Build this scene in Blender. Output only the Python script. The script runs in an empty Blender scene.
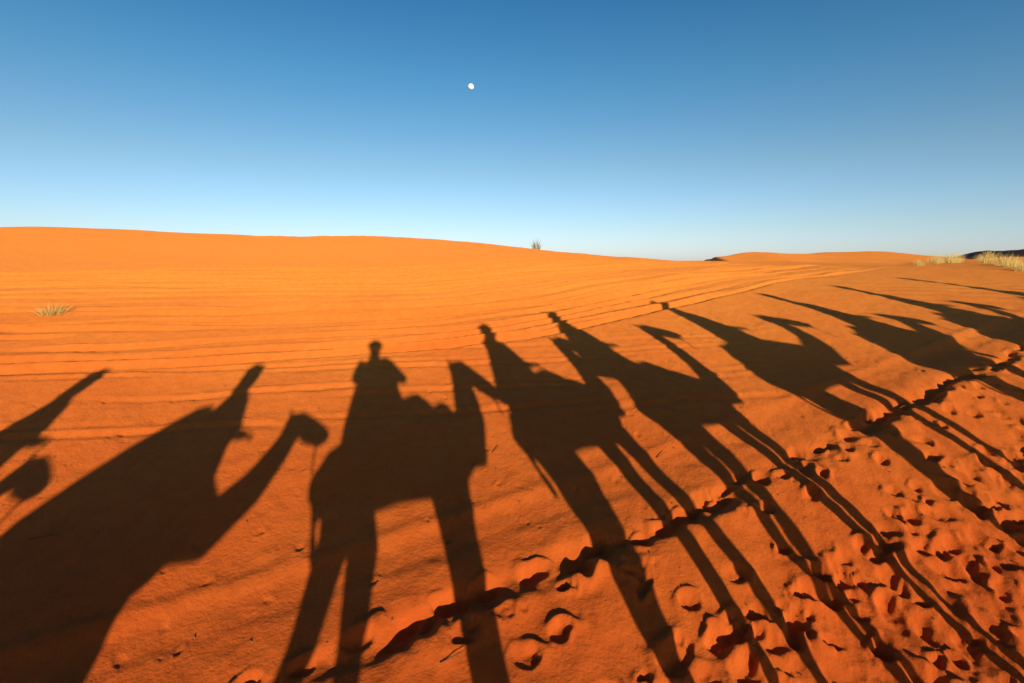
import bpy, bmesh, math, random
import numpy as np
from mathutils import Vector, Matrix, Euler
random.seed(5); rng=np.random.RandomState(11)
scene=bpy.context.scene
H=3.0
SUNH=(0.2675,-0.9636); TANA=0.159
ALPHA=math.atan(TANA)
U=Vector((0.9636,0.2675,0)); W=Vector((-0.2675,0.9636,0))

# ------------------------------------------------------------ noise
GR=[rng.uniform(-1,1,(256,256)) for _ in range(8)]
def vnoise(x,y,k=0):
    G=GR[k%8]
    xi=np.floor(x).astype(np.int64); yi=np.floor(y).astype(np.int64)
    fx=x-xi; fy=y-yi
    fx=fx*fx*fx*(fx*(fx*6-15)+10); fy=fy*fy*fy*(fy*(fy*6-15)+10)
    a=G[xi&255,yi&255]; b=G[(xi+1)&255,yi&255]; c=G[xi&255,(yi+1)&255]; d=G[(xi+1)&255,(yi+1)&255]
    return (a*(1-fx)+b*fx)*(1-fy)+(c*(1-fx)+d*fx)*fy
def fbm(x,y,s,o=3,k=0):
    r=0;a=1
    for i in range(o):
        r=r+a*vnoise(x/s+17.3*i,y/s+5.1*i,k+i); s*=.5;a*=.5
    return r
def sst(a,b,x):
    t=np.clip((x-a)/(b-a),0,1); return t*t*(3-2*t)

# ------------------------------------------------------------ terrain
Q=0.21; ZI=2.9
P0=(1.03,3.75); E=(.867,.498); N=(.498,-.867)
def base(x,y):
    x=np.asarray(x,float); y=np.asarray(y,float)
    yp=np.maximum(y,0)
    z=Q*yp/(1+(Q*yp/ZI)**4)**.25
    z=z+np.where(y<0,-2.1*(1-np.exp(np.minimum(y,0)/10)),0)
    A=2.95*np.exp(-((x+34)/19)**2)+1.55*np.exp(-((x+6)/12.5)**2)
    S=sst(11,40,y)*np.exp(-np.maximum(y-44,0)**2/(2*22**2))
    z=z+A*S
    r=np.sqrt(x*x+y*y)
    far=sst(38,90,r)
    z=z-1.5*far*sst(-60,0,y)
    z=z+far*0.9*fbm(x,y,38,3,1)*sst(30,110,r)
    # shallow trough worn by the caravan trail
    m_=(x-P0[0])*N[0]+(y-P0[1])*N[1]; s_=(x-P0[0])*E[0]+(y-P0[1])*E[1]
    z=z-.20*sst(.1,1.7,m_)*(1-sst(2.2,3.1,m_))*sst(-2.5,.5,s_)*(1-sst(9,14,s_))
    # big pale dune in the distance on the right, slip face to the left
    xx=x-0.10*(y-120)
    prof=(.55*sst(45,49,xx)+.45*sst(48,60,xx))*(1-.9*sst(76,122,xx))*(1+.04*np.sin(x*.16))
    z=z+5.0*prof*np.exp(-((y-122)/24)**2)
    z=z+2.1*np.exp(-(((x-92)/16)**2+((y-84)/13)**2))
    z=z+.75*np.exp(-(((x-44)/8)**2+((y-40)/6)**2))+.40*np.exp(-(((x-31)/4)**2+((y-30)/3)**2))
    z=z+0.16*fbm(x,y,5,3,6)*sst(15,24,x)*sst(14,24,y)*(1-far)
    z=z+0.10*fbm(x,y,9,2,3)*sst(8,25,r)
    z=z+0.035*fbm(x,y,2.6,2,5)*sst(1,5,r)
    return z
def gz(x,y): return float(base(np.array([x]),np.array([y]))[0])

PH=math.radians(72); DP=0.0024
phf=np.arange(-PH,PH,DP); nf=len(phf)
phb=np.linspace(phf[-1],2*math.pi-PH,150)[1:-1]
phi=np.concatenate([phf,phb]); nphi=len(phi)
rad=np.concatenate([np.linspace(.3,1.5,16)[:-1],1.5*1.005**np.arange(0,566)])
r2=rad[-1]*1.012**np.arange(1,140); r3=r2[-1]*1.05**np.arange(1,76)
rad=np.concatenate([rad,r2,r3]); nr=len(rad); 
R,P=np.meshgrid(rad,phi,indexing='ij')
X=R*np.sin(P); Y=R*np.cos(P)
Z=base(X,Y)
s=(X-P0[0])*E[0]+(Y-P0[1])*E[1]; m=(X-P0[0])*N[0]+(Y-P0[1])*N[1]
near=(R<40)
def bend(s_): return -.085*np.maximum(-s_+.4,0)
m=m-bend(s)
mc=.10*vnoise(s/1.3,s*0+3.3,2)+.05*vnoise(s/.33,s*0+9.3,4)+.03*vnoise(s/.11,s*0+2.3,4)+.03*vnoise(X/.12,Y/.12,3)
dpt=.066*np.clip(.8+.75*vnoise(s/.45,s*0+1.7,6)+.35*vnoise(X/.13,Y/.13,1),.2,1.35)
wl=.085*(1+.4*vnoise(s/.3,s*0+4.7,5))
mm=m-mc
Z+=near*(-dpt*np.exp(-(mm/wl)**2)+.42*dpt*np.exp(-((mm-.20)/.11)**2)+.18*dpt*np.exp(-((mm+.22)/.12)**2))
Z+=near*(-.020*np.exp(-((m+.62)/.16)**4)+.016*np.exp(-((m+.88)/.07)**2))*np.clip(.7+.7*vnoise(s/1.4,s*0+8.8,1),.0,1.2)
ch=sst(.8,1.5,m+.3*vnoise(s/1.2,m/1.2,1))*(1-sst(3.4,4.6,m))
Z+=near*(.022*fbm(X,Y,.30,2,0)*ch+.013*fbm(X,Y,.09,2,5)*ch+.014*fbm(X,Y,.35,3,2)*sst(.05,.5,m)*(1-ch))
Z+=near*.0042*fbm(X,Y,.12,2,4)
Z+=near*.010*fbm(X,Y,.8,2,6)
# vehicle tracks sweeping over the dune (left / middle)
F=7.9+.08*(X+8)+.65*np.log1p(np.exp(np.clip(X+1.5,-30,30)))
Fp=.08+.65/(1+np.exp(-np.clip(X+1.5,-30,30)))
d=(Y-F)/np.sqrt(1+Fp*Fp)+.14*vnoise(X/5,Y/5,3)
fine=vnoise(d/.26,d*0+.37,5)*.7+vnoise(d/.7,d*0+7.3,6)
patch=np.clip(.65+.9*vnoise(X/6+4,d/1.3,7),.15,1.3)
env=sst(-1.6,.0,d)*(1-sst(7,12,d))*(1-sst(9,16,X))
Z+=near*.046*fine*patch*env
for i in range(30):
    o=random.uniform(-1.0,9); wd=random.uniform(.05,.09); dp=random.uniform(.035,.075); ph=random.uniform(0,50)
    dd=d-o-.25*vnoise(X/4+ph,X*0+ph,i)
    on=sst(-.25,.25,vnoise(X/5+ph,X*0+3+ph,i+3)+.35)
    Z+=near*on*(-dp*np.exp(-(dd/wd)**2)+.6*dp*np.exp(-((dd-2*wd)/wd)**2))*(1-sst(8,14,X))
Z+=near*(-.09*np.exp(-((d-.35)/.13)**2)+.05*np.exp(-((d-.62)/.12)**2))*sst(-.5,2.0,X)*(1-sst(6,9,X))
# wind ripples higher on the slope
rp_=Y*1.0+.25*X+.5*vnoise(X/3,Y/3,1)+.2*vnoise(X/.9,Y/.9,2)
Z+=near*.010*np.sin(rp_*2*math.pi/.55)*sst(11,15,R)*np.clip(.5+vnoise(X/5,Y/4,6),0,1)
d2=(Y-(5.4+.13*X+.004*X*X))
for o in (.35,.55,1.1,1.3,1.95,2.15,2.7):
    dd=d2-o-.1*vnoise(X/3+o,X*0+o,3)
    Z+=near*(-.018*np.exp(-(dd/.06)**2)+.012*np.exp(-((dd-.11)/.05)**2))*sst(-12,-9,X)*(1-sst(1,6,X))*np.clip(.6+vnoise(X/1.7+o*9,X*0,2),0,1)

Zs=Z.copy()
def pit(cx,cy,rx,ry,dep,ang,rim=.38):
    r0=math.hypot(cx,cy); p0=math.atan2(cx,cy); ext=2.1*max(rx,ry)
    if r0-ext<.4 or abs(p0)+ext/r0>PH-.02: return
    i0,i1=np.searchsorted(rad,[r0-ext,r0+ext]); j0=int((p0-ext/r0+PH)/DP); j1=int((p0+ext/r0+PH)/DP)+1
    if i1-i0<2 or j1-j0<2: return
    x=X[i0:i1,j0:j1]-cx; y=Y[i0:i1,j0:j1]-cy
    c,sn=math.cos(ang),math.sin(ang)
    a=(x*c+y*sn)/rx; b=(-x*sn+y*c)/ry
    wob=vnoise(x/(rx*.8)+cx*9,y/(rx*.8)+cy*7,1)
    q=np.sqrt(a*a+b*b)*(1+.30*wob)
    th=np.arctan2(b,a)
    Z[i0:i1,j0:j1]+=-dep*np.clip(1-q**2.2,0,1)**1.2*(1+.3*wob)+rim*dep*np.exp(-((q-1.25)/.35)**2)*np.clip(.5+.9*np.sin(th+cx*5)+.5*wob,0,2)
def lp(s_,m_):
    m_=m_+float(bend(np.float64(s_))); return P0[0]+s_*E[0]+m_*N[0],P0[1]+s_*E[1]+m_*N[1]
ea=math.atan2(E[1],E[0])
sv=-3.4
while sv<13:
    x,y=lp(sv,random.uniform(-.13,.13)); pit(x,y,random.uniform(.08,.13),random.uniform(.05,.09),random.uniform(.03,.07),ea+random.uniform(-.5,.5))
    sv+=random.uniform(.16,.38)
def print_(x,y,rr,dep,ang):
    c,sn=math.cos(ang),math.sin(ang)
    pit(x,y,rr*1.25,rr*.85,dep,ang)
    pit(x+c*rr*.6-sn*rr*.35,y+sn*rr*.6+c*rr*.35,rr*.5,rr*.35,dep*.5,ang,.1)
    pit(x+c*rr*.6+sn*rr*.35,y+sn*rr*.6-c*rr*.35,rr*.5,rr*.35,dep*.5,ang,.1)
for m0,step,jit in ((.28,.50,.10),(.50,.46,.14),(.76,.44,.15),(1.02,.40,.18),(1.25,.38,.2)):
    sv=-1.9+m0*1.2
    while sv<14:
        if random.random()<.85:
            x,y=lp(sv,m0+random.uniform(-jit,jit)); rr=random.uniform(.055,.105)
            print_(x,y,rr,random.uniform(.022,.055),ea+random.uniform(-.5,.5))
        sv+=step*random.uniform(.5,1.6)
for i in range(1300):
    sv=random.uniform(-1,15); mv=min(4.4,max(.9,random.gauss(2.0,.75)))
    x,y=lp(sv,mv); rr=random.uniform(.035,.095)
    pit(x,y,rr*random.uniform(1.1,1.7),rr,random.uniform(.02,.055),ea+random.gauss(0,.7),.45)
for i in range(560):
    sv=random.uniform(-6,10); mv=random.uniform(-5,.3)
    x,y=lp(sv,mv); rr=random.uniform(.010,.038)
    pit(x,y,rr*1.5,rr,random.uniform(.004,.014),random.uniform(0,3.14))
for k in range(5):
    x=random.uniform(-5,1); y=random.uniform(3,6.5); a=random.uniform(-.3,1.0)
    for i in range(26):
        x+=math.cos(a)*.11; y+=math.sin(a)*.11; a+=random.uniform(-.12,.12)
        pit(x,y,.022,.015,.010,a)
Z=Zs+.062*np.tanh((Z-Zs)/.062)

nv=nr*nphi
co=np.stack([X,Y,Z],-1).reshape(-1,3)
center=np.array([[0,0,gz(0,0)]]); co=np.concatenate([co,center])
ii,jj=np.meshgrid(np.arange(nr-1),np.arange(nphi),indexing='ij'); j2=(jj+1)%nphi
quads=np.stack([ii*nphi+jj,ii*nphi+j2,(ii+1)*nphi+j2,(ii+1)*nphi+jj],-1).reshape(-1,4)[:, ::-1]
tri=np.stack([np.full(nphi,nv),(np.arange(nphi)+1)%nphi,np.arange(nphi)],-1)
me=bpy.data.meshes.new("sand_dune_ground")
nq=len(quads); nt=len(tri)
me.vertices.add(len(co)); me.vertices.foreach_set("co",co.ravel())
me.loops.add(nq*4+nt*3); me.loops.foreach_set("vertex_index",np.concatenate([quads.ravel(),tri.ravel()]).astype(np.int32))
me.polygons.add(nq+nt)
ls=np.concatenate([np.arange(nq)*4,nq*4+np.arange(nt)*3]).astype(np.int32)
me.polygons.foreach_set("loop_start",ls)
me.polygons.foreach_set("use_smooth",np.ones(nq+nt,dtype=bool))
me.update(calc_edges=True); me.validate()
ground=bpy.data.objects.new("sand_dune_ground",me); scene.collection.objects.link(ground)

# ------------------------------------------------------------ materials
def mat(name,col,rough=.8,noise=None,spec=.2,dr=0.0):
    m_=bpy.data.materials.new(name); m_.use_nodes=True; nt_=m_.node_tree; b=nt_.nodes["Principled BSDF"]
    b.inputs["Base Color"].default_value=(*col,1); b.inputs["Roughness"].default_value=rough
    b.inputs["Specular IOR Level"].default_value=spec
    if "Diffuse Roughness" in b.inputs: b.inputs["Diffuse Roughness"].default_value=dr
    if noise:
        col2,sc=noise
        tc=nt_.nodes.new("ShaderNodeTexCoord"); n=nt_.nodes.new("ShaderNodeTexNoise"); n.inputs["Scale"].default_value=sc; n.inputs["Detail"].default_value=5
        r=nt_.nodes.new("ShaderNodeValToRGB"); r.color_ramp.elements[0].position=.35; r.color_ramp.elements[1].position=.65
        r.color_ramp.elements[0].color=(*col,1); r.color_ramp.elements[1].color=(*col2,1)
        nt_.links.new(tc.outputs["Object"],n.inputs["Vector"]); nt_.links.new(n.outputs["Fac"],r.inputs["Fac"]); nt_.links.new(r.outputs["Color"],b.inputs["Base Color"])
    return m_
sand=bpy.data.materials.new("orange_sand"); sand.use_nodes=True; nt_=sand.node_tree; L=nt_.links; nd=nt_.nodes
b=nd["Principled BSDF"]; b.inputs["Roughness"].default_value=.95; b.inputs["Specular IOR Level"].default_value=.08
b.inputs["Diffuse Roughness"].default_value=.9
geo=nd.new("ShaderNodeNewGeometry")
def noise(scale,detail=4,rough=.55,vec=None):
    n=nd.new("ShaderNodeTexNoise"); n.inputs["Scale"].default_value=scale; n.inputs["Detail"].default_value=detail; n.inputs["Roughness"].default_value=rough
    L.new(vec or geo.outputs["Position"],n.inputs["Vector"]); return n
def ramp(a,pa,c,pc,src):
    r=nd.new("ShaderNodeValToRGB"); e=r.color_ramp.elements; e[0].position=pa; e[0].color=(*a,1); e[1].position=pc; e[1].color=(*c,1); L.new(src,r.inputs["Fac"]); return r
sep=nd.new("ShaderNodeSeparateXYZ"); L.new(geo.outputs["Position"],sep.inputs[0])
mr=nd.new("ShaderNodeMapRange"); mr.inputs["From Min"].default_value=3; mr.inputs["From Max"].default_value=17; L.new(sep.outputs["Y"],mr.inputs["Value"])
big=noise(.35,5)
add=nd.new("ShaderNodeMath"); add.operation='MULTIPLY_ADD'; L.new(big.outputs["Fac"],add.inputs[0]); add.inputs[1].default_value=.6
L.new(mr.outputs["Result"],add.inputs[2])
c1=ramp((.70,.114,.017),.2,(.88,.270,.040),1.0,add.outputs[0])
gr=noise(420,2,.7); c2=ramp((.74,.70,.67),.3,(1.0,1.0,1.0),.7,gr.outputs["Fac"])
md=noise(7,6,.65); c3=ramp((.86,.82,.79),.3,(1.0,1.0,1.0),.7,md.outputs["Fac"])
def mul(a,b_):
    mx=nd.new("ShaderNodeMix"); mx.data_type='RGBA'; mx.blend_type='MULTIPLY'; mx.inputs[0].default_value=1
    L.new(a,mx.inputs[6]); L.new(b_,mx.inputs[7]); return mx.outputs[2]
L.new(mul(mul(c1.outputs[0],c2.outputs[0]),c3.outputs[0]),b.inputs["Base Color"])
n1=noise(30,6,.65); n2=noise(260,3,.6)
b1=nd.new("ShaderNodeBump"); b1.inputs["Strength"].default_value=.85; b1.inputs["Distance"].default_value=.015; L.new(n1.outputs["Fac"],b1.inputs["Height"])
b2=nd.new("ShaderNodeBump"); b2.inputs["Strength"].default_value=.8; b2.inputs["Distance"].default_value=.002; L.new(n2.outputs["Fac"],b2.inputs["Height"]); L.new(b1.outputs[0],b2.inputs["Normal"])
L.new(b2.outputs[0],b.inputs["Normal"])
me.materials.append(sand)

M_camel=mat("camel_fur",(.42,.27,.14),.9,((.30,.18,.09),6))
M_blanket=mat("woven_blanket",(.45,.06,.05),.9,((.10,.12,.35),9))
M_skin=mat("skin",(.45,.26,.17),.6)
M_eye=mat("eye",(.02,.015,.01),.2)
M_rope=mat("rope",(.35,.27,.15),.9)
M_robes=[mat("cloth_%d"%i,c,.9,(tuple(v*.8 for v in c),12)) for i,c in enumerate([(.08,.13,.35),(.6,.55,.45),(.35,.08,.06),(.12,.25,.16),(.30,.30,.32)])]
M_turb=[mat("turban_%d"%i,c,.9) for i,c in enumerate([(.05,.12,.5),(.7,.65,.55),(.55,.25,.05)])]

# ------------------------------------------------------------ mesh helpers
def ring_loft(bm,st,n=14,side=Vector((0,1,0)),round_ends=True):
    st=[(Vector(p),a,b_) for p,a,b_ in st]
    if round_ends:
        t0=(st[0][0]-st[1][0]).normalized(); t1=(st[-1][0]-st[-2][0]).normalized()
        r0=min(st[0][1:]); r1=min(st[-1][1:])
        st=[(st[0][0]+t0*r0*.75,st[0][1]*.5,st[0][2]*.5)]+st+[(st[-1][0]+t1*r1*.75,st[-1][1]*.5,st[-1][2]*.5)]
    rings=[]
    for i,(p,a,b_) in enumerate(st):
        q0=st[max(i-1,0)][0]; q1=st[min(i+1,len(st)-1)][0]; t=(q1-q0).normalized()
        sd=side-t*side.dot(t)
        if sd.length<.2: sd=Vector((1,0,0))-t*t.x
        sd.normalize(); up=t.cross(sd)
        rings.append([bm.verts.new(p+sd*math.cos(k*2*math.pi/n)*a+up*math.sin(k*2*math.pi/n)*b_) for k in range(n)])
    for r0,r1 in zip(rings,rings[1:]):
        for k in range(n): bm.faces.new((r0[k],r0[(k+1)%n],r1[(k+1)%n],r1[k]))
    bm.faces.new(rings[0][::-1]); bm.faces.new(rings[-1])
def limb(bm,pts,n=12): ring_loft(bm,[(p,r,r) for p,r in pts],n)
def mkobj(name,bm,parent,m_,voxel=None,smooth=3):
    bmesh.ops.recalc_face_normals(bm,faces=bm.faces[:])
    me_=bpy.data.meshes.new(name); bm.to_mesh(me_); bm.free()
    for p in me_.polygons: p.use_smooth=True
    me_.materials.append(m_)
    o=bpy.data.objects.new(name,me_); scene.collection.objects.link(o)
    if parent: o.parent=parent
    if voxel:
        md_=o.modifiers.new("r",'REMESH'); md_.mode='VOXEL'; md_.voxel_size=voxel; md_.use_smooth_shade=True
        s_=o.modifiers.new("s",'SMOOTH'); s_.iterations=smooth; s_.factor=.5
    return o
def emp(name,loc,rz):
    o=bpy.data.objects.new(name,None); scene.collection.objects.link(o); o.location=loc; o.rotation_euler=(0,0,rz); return o

def make_camel(u,w,psi,S=1.0,head=(1.15,2.5),hy=0.0,rx=0.0,offs=(.14,-.14,-.12,.14),idx=0,photog=False,ht=3.1,pack=0,bags=False,lean=0.0,nk=1.0,hs=1.0,mdrop=0.0,fold=0.0):
    psi=math.radians(psi); az=math.atan2(U.y,U.x)+psi
    d_=Vector((math.cos(az),math.sin(az),0)); l_=Vector((-d_.y,d_.x,0))
    P=U*u+W*w-d_*rx
    z0=gz(P.x,P.y)
    e=emp("camel",(P.x,P.y,z0),az)
    def gl(x,y):
        q=P+d_*x+l_*y; return gz(q.x,q.y)-z0-.015
    bm=bmesh.new()
    pitch=(gl(.6,0)-gl(-.6,0))/1.2
    def T(x,y,z): return (x*S,y*S,z*S+pitch*x*S)
    ring_loft(bm,[(T(-.80,0,1.84),.10*S,.13*S),(T(-.68,0,1.82),.20*S,.22*S),(T(-.45,0,1.84),.25*S,.24*S),(T(-.12,0,1.84),.29*S,.26*S),
                  (T(.2,0,1.82),.30*S,.29*S),(T(.46,0,1.80),.26*S,.31*S),(T(.64,0,1.80),.19*S,.25*S),(T(.76,0,1.80),.12*S,.17*S)],18)
    ring_loft(bm,[(T(-.08,0,1.9),.26*S,.42*S),(T(-.08,0,2.06),.20*S,.30*S),(T(-.08,0,2.2),.12*S,.17*S)],16)
    hx,hz=head
    c=Vector(T(.68,0,1.84)); h=Vector((hx*S,hy,hz*S))
    dirn=Vector((hx*S-c.x,hy,0))
    p1=c+dirn*.36+Vector((0,0,-.08*S)); p2=c+dirn*.68+Vector((0,0,(h.z-c.z)*.2)); p3=c+dirn*.86+Vector((0,0,(h.z-c.z)*.58)); p4=h+Vector((-.03,0,-.06))
    limb(bm,[(c-Vector((.15,0,0)),.19*S*nk),(p1,.135*S*nk),(p2,.11*S*nk),(p3,.094*S*nk),(p4,.088*S*hs)],14)
    f=Vector((max(dirn.x,.2),dirn.y*.8,0)).normalized()
    ring_loft(bm,[(h-f*.06,.08*hs,.095*hs),(h+f*.05+Vector((0,0,.015)),.09*hs,.105*hs),(h+f*.17*hs+Vector((0,0,-.03-mdrop*.4)),.065*hs,.08*hs),(h+f*.28*hs+Vector((0,0,-.08-mdrop*.8)),.055*hs,.07*hs),(h+f*.35*hs+Vector((0,0,-.12-mdrop)),.045*hs,.057*hs)],14)
    limb(bm,[(h+f*.12+Vector((0,0,-.10-mdrop*.3)),.04*hs),(h+f*.29*hs+Vector((0,0,-.16-mdrop*.9)),.034*hs)],8)
    sd=Vector((-f.y,f.x,0))
    for k in (-1,1):
        limb(bm,[(h-f*.04+sd*.06*k+Vector((0,0,.07)),.028),(h-f*.07+sd*.10*k+Vector((0,0,.13)),.024)],8)
    g=.16
    for i,yy in enumerate((g,-g)):
        o=offs[i]; fx=(.50+o)*S; y=yy*S; zf=gl(fx,y)
        limb(bm,[(T(.47,yy*.9,1.84),.15*S),(T(.44+o*.1,yy*1.1,1.56),.115*S),(T(.48+o*.4,yy,1.28),.082*S),((( .52+o*.75)*S,y,zf+.82*S),.067*S),
                 (((.50+o*.95)*S,y,zf+.46*S),.046*S),((fx,y,zf+.16*S),.048*S)],12)
        ring_loft(bm,[((fx-.05*S,y,zf+.07*S),.075*S,.055*S),((fx+.04*S,y,zf+.055*S),.09*S,.05*S),((fx+.12*S,y,zf+.045*S),.07*S,.04*S)],12)
    for i,yy in enumerate((g,-g)):
        o=offs[i+2]; fx=(-.62+o)*S; y=yy*S; zf=gl(fx,y)
        limb(bm,[(T(-.54,yy*.8,1.84),.17*S),(T(-.47+o*.2,yy*1.15,1.50),.12*S),(T(-.56+o*.5,yy*1.05,1.20),.078*S),(((-.71+o*.9)*S,y,zf+.88*S),.06*S),
                 (((-.66+o*.95)*S,y,zf+.50*S),.044*S),((fx,y,zf+.16*S),.047*S)],12)
        ring_loft(bm,[((fx-.05*S,y,zf+.07*S),.07*S,.05*S),((fx+.04*S,y,zf+.055*S),.08*S,.048*S),((fx+.11*S,y,zf+.045*S),.065*S,.04*S)],12)
    limb(bm,[(T(-.78,0,1.90),.035*S),(T(-.82,0,1.76),.026*S),(T(-.78,.02,1.60),.026*S),(T(-.73,.03,1.46),.034*S)],8)
    mkobj("body",bm,e,M_camel,.022,3)
    bm=bmesh.new()
    for k_ in (-1,1):
        bmesh.ops.create_icosphere(bm,subdivisions=2,radius=.02,matrix=Matrix.Translation(h+f*.1+sd*.078*hs*k_+Vector((0,0,.04))))
    mkobj("eyes",bm,e,M_eye)
    bm=bmesh.new()
    ns=20; rows=[]
    for xx in np.linspace(-.48,.38,9):
        row=[]
        for a in np.linspace(-1,1,ns):
            an=a*math.radians(108); ry=.35; rz_=.36+.08*math.exp(-((xx+.08)/.3)**2)
            row.append(bm.verts.new(T(xx,math.sin(an)*ry*(1+.02*math.sin(xx*20)),1.82+math.cos(an)*rz_)))
        rows.append(row)
    for r0,r1 in zip(rows,rows[1:]):
        for q in range(ns-1): bm.faces.new((r0[q],r1[q],r1[q+1],r0[q+1]))
    bl=mkobj("saddle_blanket",bm,e,M_blanket); so=bl.modifiers.new("t",'SOLIDIFY'); so.thickness=.03
    bm=bmesh.new()
    pts=[(T(-.08+.38*math.cos(t),.22*math.sin(t),2.14+.04*math.cos(2*t)),.07*S) for t in np.linspace(0,2*math.pi,17)]
    limb(bm,pts,8); mkobj("saddle_pad",bm,e,M_robes[2])
    if pack:
        bm=bmesh.new()
        if pack==1: ring_loft(bm,[(T(.05,0,2.18),.24,.20),(T(-.15,0,2.14),.26,.22),(T(-.40,0,2.02),.22,.18)],12)
        else: ring_loft(bm,[(T(.34,0,2.50),.16,.16),(T(.16,0,2.36),.21,.21),(T(-.08,0,2.22),.25,.23),(T(-.34,0,2.08),.26,.21),(T(-.62,0,1.94),.23,.15)],14)
        mkobj("bedroll",bm,e,M_robes[1],.02,4)
    if bags:
        bm=bmesh.new()
        for k_ in (-1,1):
            ring_loft(bm,[(T(-.82,.42*k_,1.40),.13,.36),(T(-.56,.46*k_,1.34),.19,.48),(T(-.2,.46*k_,1.34),.20,.48),(T(.08,.44*k_,1.42),.18,.40),(T(.30,.42*k_,1.54),.12,.26)],16)
        mkobj("saddlebags",bm,e,M_blanket)
    bm=bmesh.new(); hb=h+f*.26*hs+Vector((0,0,-.16-mdrop*.7))
    limb(bm,[(hb+Vector((0,0,.03)),.010),(hb+Vector((.02,.03,-.20)),.009)],6)
    mkobj("halter_rope",bm,e,M_rope)
    # ---------------- rider
    RP=P+d_*rx
    rz=az if not photog else math.radians(90)
    r=emp("camel_rider",(RP.x,RP.y,z0),rz)
    A=ht-.93
    lx=lean
    bm=bmesh.new()
    ring_loft(bm,[((0,0,A-.02),.20,.17),((.0,0,A+.12),.20,.15),((lx*.4,0,A+.32),.19,.14),((lx*.8,0,A+.50),.205,.125),((lx,0,A+.60),.13,.09),((lx,0,A+.67),.06,.06)],16)
    ring_loft(bm,[((lx*.9,0,A+.54),.20,.11),((lx*.6,0,A+.36),.27,.19),((lx*.2-.02,0,A+.14),.33,.27),((-.05,0,A-.08),.38,.34),((-.07,0,A-.22),.39,.36)],18,round_ends=False)
    for k_ in (-1,1):
        q=(Matrix.Rotation(az-rz,3,'Z'))
        K=[q@Vector(v) for v in ((0,.1*k_,A+.02),(.24,.32*k_,A-.16),(.08-fold*.6,.35*k_,A-.44+fold),(.18-fold*.6,.36*k_,A-.49+fold))]
        limb(bm,[(K[0],.13),((K[0]+K[1])/2,.105),(K[1],.075),((K[1]+K[2])/2,.06),(K[2],.048)],12)
        limb(bm,[(K[2],.048),(K[3],.043)],8)
        sh=Vector((lx,.185*k_,A+.55))
        if photog: el=Vector((.12,.33*k_,A+.36)); ha=Vector((.20,.08*k_,A+.60))
        else: el=Vector((lx+.08,.27*k_,A+.27)); ha=Vector((.34,.11*k_,A+.20))
        ar=1.25 if photog else 1
        limb(bm,[(Vector((lx,.1*k_,A+.56)),.07*ar),(sh,.078*ar),((sh+el)/2,.062*ar),(el,.056*ar),((el+ha)/2,.046*ar),(ha,.032)],10)
    mkobj("clothed_body",bm,r,M_robes[idx%5],.016,2)
    bm=bmesh.new()
    for k_ in (-1,1):
        ha=Vector((.20,.08*k_,A+.60)) if photog else Vector((.34,.11*k_,A+.20))
        ring_loft(bm,[(ha,.03,.02),(ha+Vector((.05,-.01*k_,.01)),.042,.018),(ha+Vector((.09,-.012*k_,.01)),.04,.015)],10)
        for fi in range(4):
            b0=ha+Vector((.09,-.012*k_+(fi-1.5)*.019,.01)); ln=(.030,.036,.034,.026)[fi]
            limb(bm,[(b0,.009),(b0+Vector((ln,0,-.006)),.0085),(b0+Vector((ln*1.2,0,-.032)),.008),(b0+Vector((ln*.4,0,-.045)),.007)],8)
        b0=ha+Vector((.03,-.035*k_,.0)); limb(bm,[(b0,.011),(b0+Vector((.03,-.022*k_,-.012)),.010),(b0+Vector((.055,-.02*k_,-.03)),.008)],8)
    mkobj("hands",bm,r,M_skin)
    hc=Vector((lx+.01,0,A+.78))
    bm=bmesh.new()
    ring_loft(bm,[(hc+Vector((-.01,0,-.14)),.055,.06),(hc+Vector((.02,0,-.09)),.055,.075),(hc+Vector((.01,0,-.03)),.07,.092),(hc+Vector((0,0,.03)),.076,.098),(hc+Vector((-.005,0,.08)),.065,.085)],16)
    limb(bm,[(hc+Vector((.095,0,.02)),.010),(hc+Vector((.115,0,-.02)),.016)],8)
    for k_ in (-1,1): ring_loft(bm,[(hc+Vector((-.01,.075*k_,-.03)),.01,.018),(hc+Vector((-.012,.085*k_,.02)),.01,.022)],8)
    limb(bm,[(hc+Vector((.088,-.022,-.062)),.008),(hc+Vector((.096,0,-.06)),.010),(hc+Vector((.088,.022,-.062)),.008)],8)
    mkobj("head",bm,r,M_skin,.010,1)
    bm=bmesh.new()
    for k_ in (-1,1): bmesh.ops.create_icosphere(bm,subdivisions=2,radius=.012,matrix=Matrix.Translation(hc+Vector((.092,.033*k_,.005))))
    mkobj("eyes",bm,r,M_eye)
    bm=bmesh.new()
    for lay,(zz,rr) in enumerate(((.045,.088),(.075,.092),(.10,.078))):
        limb(bm,[((hc.x-.005+rr*1.1*math.cos(t),rr*math.sin(t),hc.z+zz+.012*math.sin(t+lay)),.026) for t in np.linspace(0,2*math.pi,15)],8)
    ring_loft(bm,[(hc+Vector((-.005,0,.07)),.08,.1),(hc+Vector((-.005,0,.125)),.05,.065)],12)
    ring_loft(bm,[(hc+Vector((-.09,.0,.03)),.05,.03),(hc+Vector((-.10,.0,-.1)),.08,.035),(hc+Vector((-.09,.0,-.22)),.13,.05)],8)
    mkobj("turban",bm,r,M_turb[idx%3],.014,1)
    return e

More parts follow.
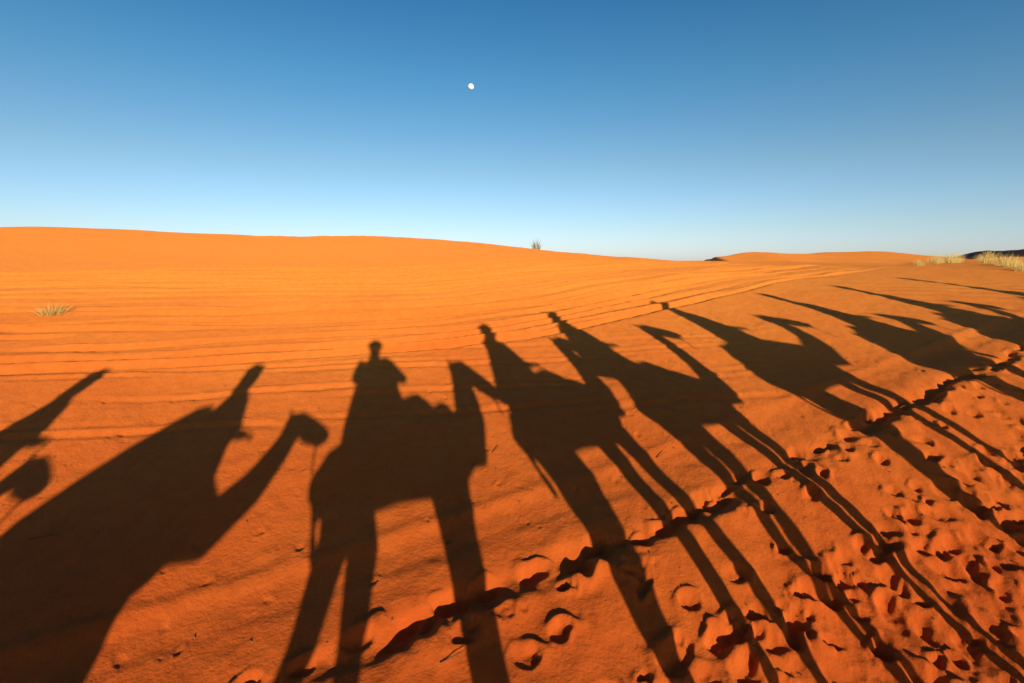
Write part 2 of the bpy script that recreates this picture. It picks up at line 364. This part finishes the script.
specs=[(-3.91,-.15,20,dict(head=(1.12,2.14),rx=.55,lean=.10,pack=1,fold=.2)),
       (-1.80,-.50,20,dict(head=(1.50,2.38),rx=.55,lean=.12,pack=2,bags=True,nk=1.15,hs=1.05,fold=.25)),
       (0.0,-.36,24,dict(head=(.99,2.47),rx=-.22,photog=True,ht=3.17,S=1.05,offs=(-.13,-.22,-.28,.06),nk=1.4,hs=1.2,mdrop=.22)),
       (1.92,.15,38,dict(head=(1.10,2.54),rx=-.27,S=1.0,offs=(-.18,-.02,.26,.10),nk=1.1,hs=1.12)),
       (3.41,.70,42,dict(head=(1.32,2.68),hy=-.22,rx=-.36,S=.92,offs=(-.1,-.22,.0,-.15),nk=1.15,hs=1.12)),
       (6.03,.90,34,dict(head=(1.55,2.45),hy=-.35,rx=.2,offs=(-.15,.05,.05,-.1),hs=1.15,nk=1.15)),
       (8.90,1.0,34,dict(head=(1.45,2.24),rx=.5,offs=(.1,-.1,.1,-.1),hs=1.15,nk=1.15)),
       (11.4,1.1,30,dict(head=(1.5,2.3),rx=.5,hs=1.1)),
       (14.8,1.3,25,dict(head=(1.5,2.3),rx=.5))]
for i,(u_,w_,p_,kw) in enumerate(specs):
    make_camel(u_,w_,p_,idx=i,**kw)

# ------------------------------------------------------------ grass tufts
M_grass=mat("dry_grass",(.66,.44,.13),.8,((.48,.30,.09),8))
M_grass2=mat("dry_grass_dark",(.34,.22,.09),.8,((.22,.15,.06),8))
def tuft(x,y,wd,ht_,n,seed,m_=None,bwk=1.0):
    r_=random.Random(seed); bm=bmesh.new(); z0=gz(x,y)
    for i in range(n):
        a=r_.uniform(0,6.283); rr=r_.random()**.7*wd*.32
        bx,by=math.cos(a)*rr,math.sin(a)*rr*.7
        gzz=gz(x+bx,y+by)-z0-.02
        out=Vector((math.cos(a),math.sin(a)*.7,0))*r_.uniform(.1,.38)*wd*(.4+rr/wd*2)
        out+=Vector((r_.uniform(-.15,.15),r_.uniform(-.1,.1),0))*wd
        hh=ht_*r_.uniform(.35,1.0)*(1.25-rr/wd*1.6); bw=r_.uniform(.003,.006)*max(1,y/14)*bwk
        aa=r_.uniform(-.6,.6); sd=Vector((math.cos(aa),math.sin(aa),0))*bw
        prev=None
        for k in range(5):
            t=k/4; c=Vector((bx,by,gzz))+out*t**1.6+Vector((0,0,hh*(t-.28*t*t)))
            w_=1-t*.85
            v=(bm.verts.new(c-sd*w_),bm.verts.new(c+sd*w_))
            if prev: bm.faces.new((prev[0],prev[1],v[1],v[0]))
            prev=v
    me_=bpy.data.meshes.new("dry_grass_tuft"); bm.to_mesh(me_); bm.free(); me_.materials.append(m_ or M_grass)
    o=bpy.data.objects.new("dry_grass_tuft",me_); scene.collection.objects.link(o); o.location=(x,y,z0)
tuft(-9.0,9.75,.85,.38,150,1,None,1.0)
tuft(1.8,37.5,.9,1.2,60,2,M_grass2,1.1)
for i,(x,y,w_,h_) in enumerate([(23.0,27.5,1.2,.9),(24.2,28.0,1.3,1.0),(25.4,29,1.2,.85),(26.9,31,1.4,.9),(17.4,17.6,.8,.6),(18.3,18.8,.9,.7),(19.4,19.5,.9,.6),(20.4,21.0,1.0,.7),(28.2,30,1.3,.9),(31.5,34,1.4,.9),(15.2,18.9,.6,.35),(20.5,24.5,.7,.5),(22,23.5,1.0,.7),(16.2,16.0,.7,.45)]):
    tuft(x,y,w_,h_,110,10+i)

# ------------------------------------------------------------ twigs, pebbles
M_twig=mat("twig_bark",(.10,.055,.03),.9)
def gvis(x,y):
    r0=math.hypot(x,y);p0=math.atan2(x,y); i=np.searchsorted(rad,r0); j=int((p0+PH)/DP); return float(Z[i,j])
for (x,y,l,a,tilt) in [(.90,3.20,.18,1.2,1.2),(-.42,2.72,.14,.4,.2),(-3.9,3.75,.22,.1,.12),(-.2,5.0,.10,.9,.3),(1.5,4.9,.12,.5,.3)]:
    bm=bmesh.new(); dv=Vector((math.cos(a)*math.cos(tilt),math.sin(a)*math.cos(tilt),math.sin(tilt)))
    limb(bm,[(-dv*.02,.0035),(dv*l*.5+Vector((.006,0,.004)),.003),(dv*l,.0015)],6)
    limb(bm,[(dv*l*.5,.002),(dv*l*.75+Vector((.03,.02,.01)),.001)],5)
    o=mkobj("dry_twig",bm,None,M_twig); o.location=(x,y,gvis(x,y)+.004)
bm=bmesh.new(); r_=random.Random(8)
for i in range(320):
    sv=r_.uniform(-5,9); mv=r_.uniform(-3.5,3); x,y=lp(sv,mv)
    if y<1.8 or abs(math.atan2(x,y))>1.1: continue
    sc=r_.uniform(.003,.009)
    M=Matrix.Translation((x,y,gvis(x,y)+sc*.3))@Euler((r_.random()*3,r_.random()*3,r_.random()*3)).to_matrix().to_4x4()@Matrix.Diagonal((1.5,1,.7,1))
    bmesh.ops.create_icosphere(bm,subdivisions=1,radius=sc,matrix=M)
mkobj("pebbles",bm,None,mat("pebble_stone",(.22,.10,.05),.8))

# ------------------------------------------------------------ distant hills
bm=bmesh.new(); rows=[]
xs=np.linspace(400,1300,220)
for k,t in enumerate(np.linspace(0,1,14)):
    row=[]
    for x in xs:
        env_=sst(430,540,x)*(1+.2*math.sin(x*.021))
        hgt=(22+7*float(fbm(np.array([x]),np.array([3.]),50,4,2)[0]))*float(env_)
        prof=math.sin(math.pi*t)**.8
        row.append(bm.verts.new((x,520+(t-.5)*180,-1.0+hgt*prof*(1+.12*float(vnoise(np.array([x/14]),np.array([t*6]),3)[0])))))
    rows.append(row)
for r0,r1 in zip(rows,rows[1:]):
    for q in range(len(xs)-1): bm.faces.new((r0[q],r0[q+1],r1[q+1],r1[q]))
mkobj("distant_hills",bm,None,mat("hill_rock",(.13,.055,.035),.95,((.08,.035,.03),.05)))

# ------------------------------------------------------------ moon
dirm=Vector((-.082,1.067,.347)).normalized(); bm=bmesh.new()
bmesh.ops.create_uvsphere(bm,u_segments=48,v_segments=24,radius=13)
mo=mkobj("moon",bm,None,mat("moon_rock",(.80,.82,.86),1.0,((.50,.56,.62),.11),0,1.0)); mo.location=dirm*2500+Vector((0,0,H))

# ------------------------------------------------------------ light, sky, camera
sd=Vector((SUNH[0],SUNH[1],TANA)).normalized()
sl=bpy.data.lights.new("sun",'SUN'); sl.energy=5.0; sl.angle=math.radians(.6); sl.color=(1.0,.93,.72)
so=bpy.data.objects.new("sun",sl); scene.collection.objects.link(so); so.rotation_euler=(-sd).to_track_quat('-Z','Y').to_euler(); so.location=(20,-60,30)
w=bpy.data.worlds.new("World"); scene.world=w; w.use_nodes=True; wn=w.node_tree
bg=wn.nodes["Background"]; sk=wn.nodes.new("ShaderNodeTexSky"); sk.sky_type='NISHITA'; sk.sun_disc=False
sk.sun_elevation=ALPHA; sk.sun_rotation=math.atan2(SUNH[0],SUNH[1]); sk.air_density=1.0; sk.dust_density=.3; sk.ozone_density=2.0
tc=wn.nodes.new("ShaderNodeTexCoord"); sp=wn.nodes.new("ShaderNodeSeparateXYZ"); wn.links.new(tc.outputs["Generated"],sp.inputs[0])
rp=wn.nodes.new("ShaderNodeValToRGB"); wn.links.new(sp.outputs["Z"],rp.inputs["Fac"])
K=1/3.2
cols=[(0.0,(1.10,1.34,2.6)),(.064,(1.04,1.20,1.70)),(.173,(.88,1.07,1.24)),(.31,(.50,.95,1.18)),(.43,(.30,.78,1.08)),(.8,(.25,.50,.9))]
el=rp.color_ramp.elements
while len(el)<len(cols): el.new(.5)
for e_,(p_,c_) in zip(el,cols): e_.position=p_; e_.color=(*[v*K for v in c_],1)
mx=wn.nodes.new("ShaderNodeMix"); mx.data_type='RGBA'; mx.blend_type='MULTIPLY'; mx.inputs[0].default_value=1
wn.links.new(sk.outputs[0],mx.inputs[6]); wn.links.new(rp.outputs[0],mx.inputs[7])
sc_=wn.nodes.new("ShaderNodeVectorMath"); sc_.operation='SCALE'; sc_.inputs["Scale"].default_value=1/K
wn.links.new(mx.outputs[2],sc_.inputs[0]); wn.links.new(sc_.outputs[0],bg.inputs[0]); bg.inputs[1].default_value=.12
cam=bpy.data.cameras.new("camera"); cam.lens=500/1024*36; cam.sensor_width=36; cam.clip_start=.05; cam.clip_end=20000
co_=bpy.data.objects.new("camera",cam); scene.collection.objects.link(co_); co_.location=(0,0,H); co_.rotation_euler=(math.radians(90-8.98),0,0)
scene.camera=co_
scene.view_settings.view_transform='Standard'; scene.view_settings.look='None'; scene.view_settings.exposure=0
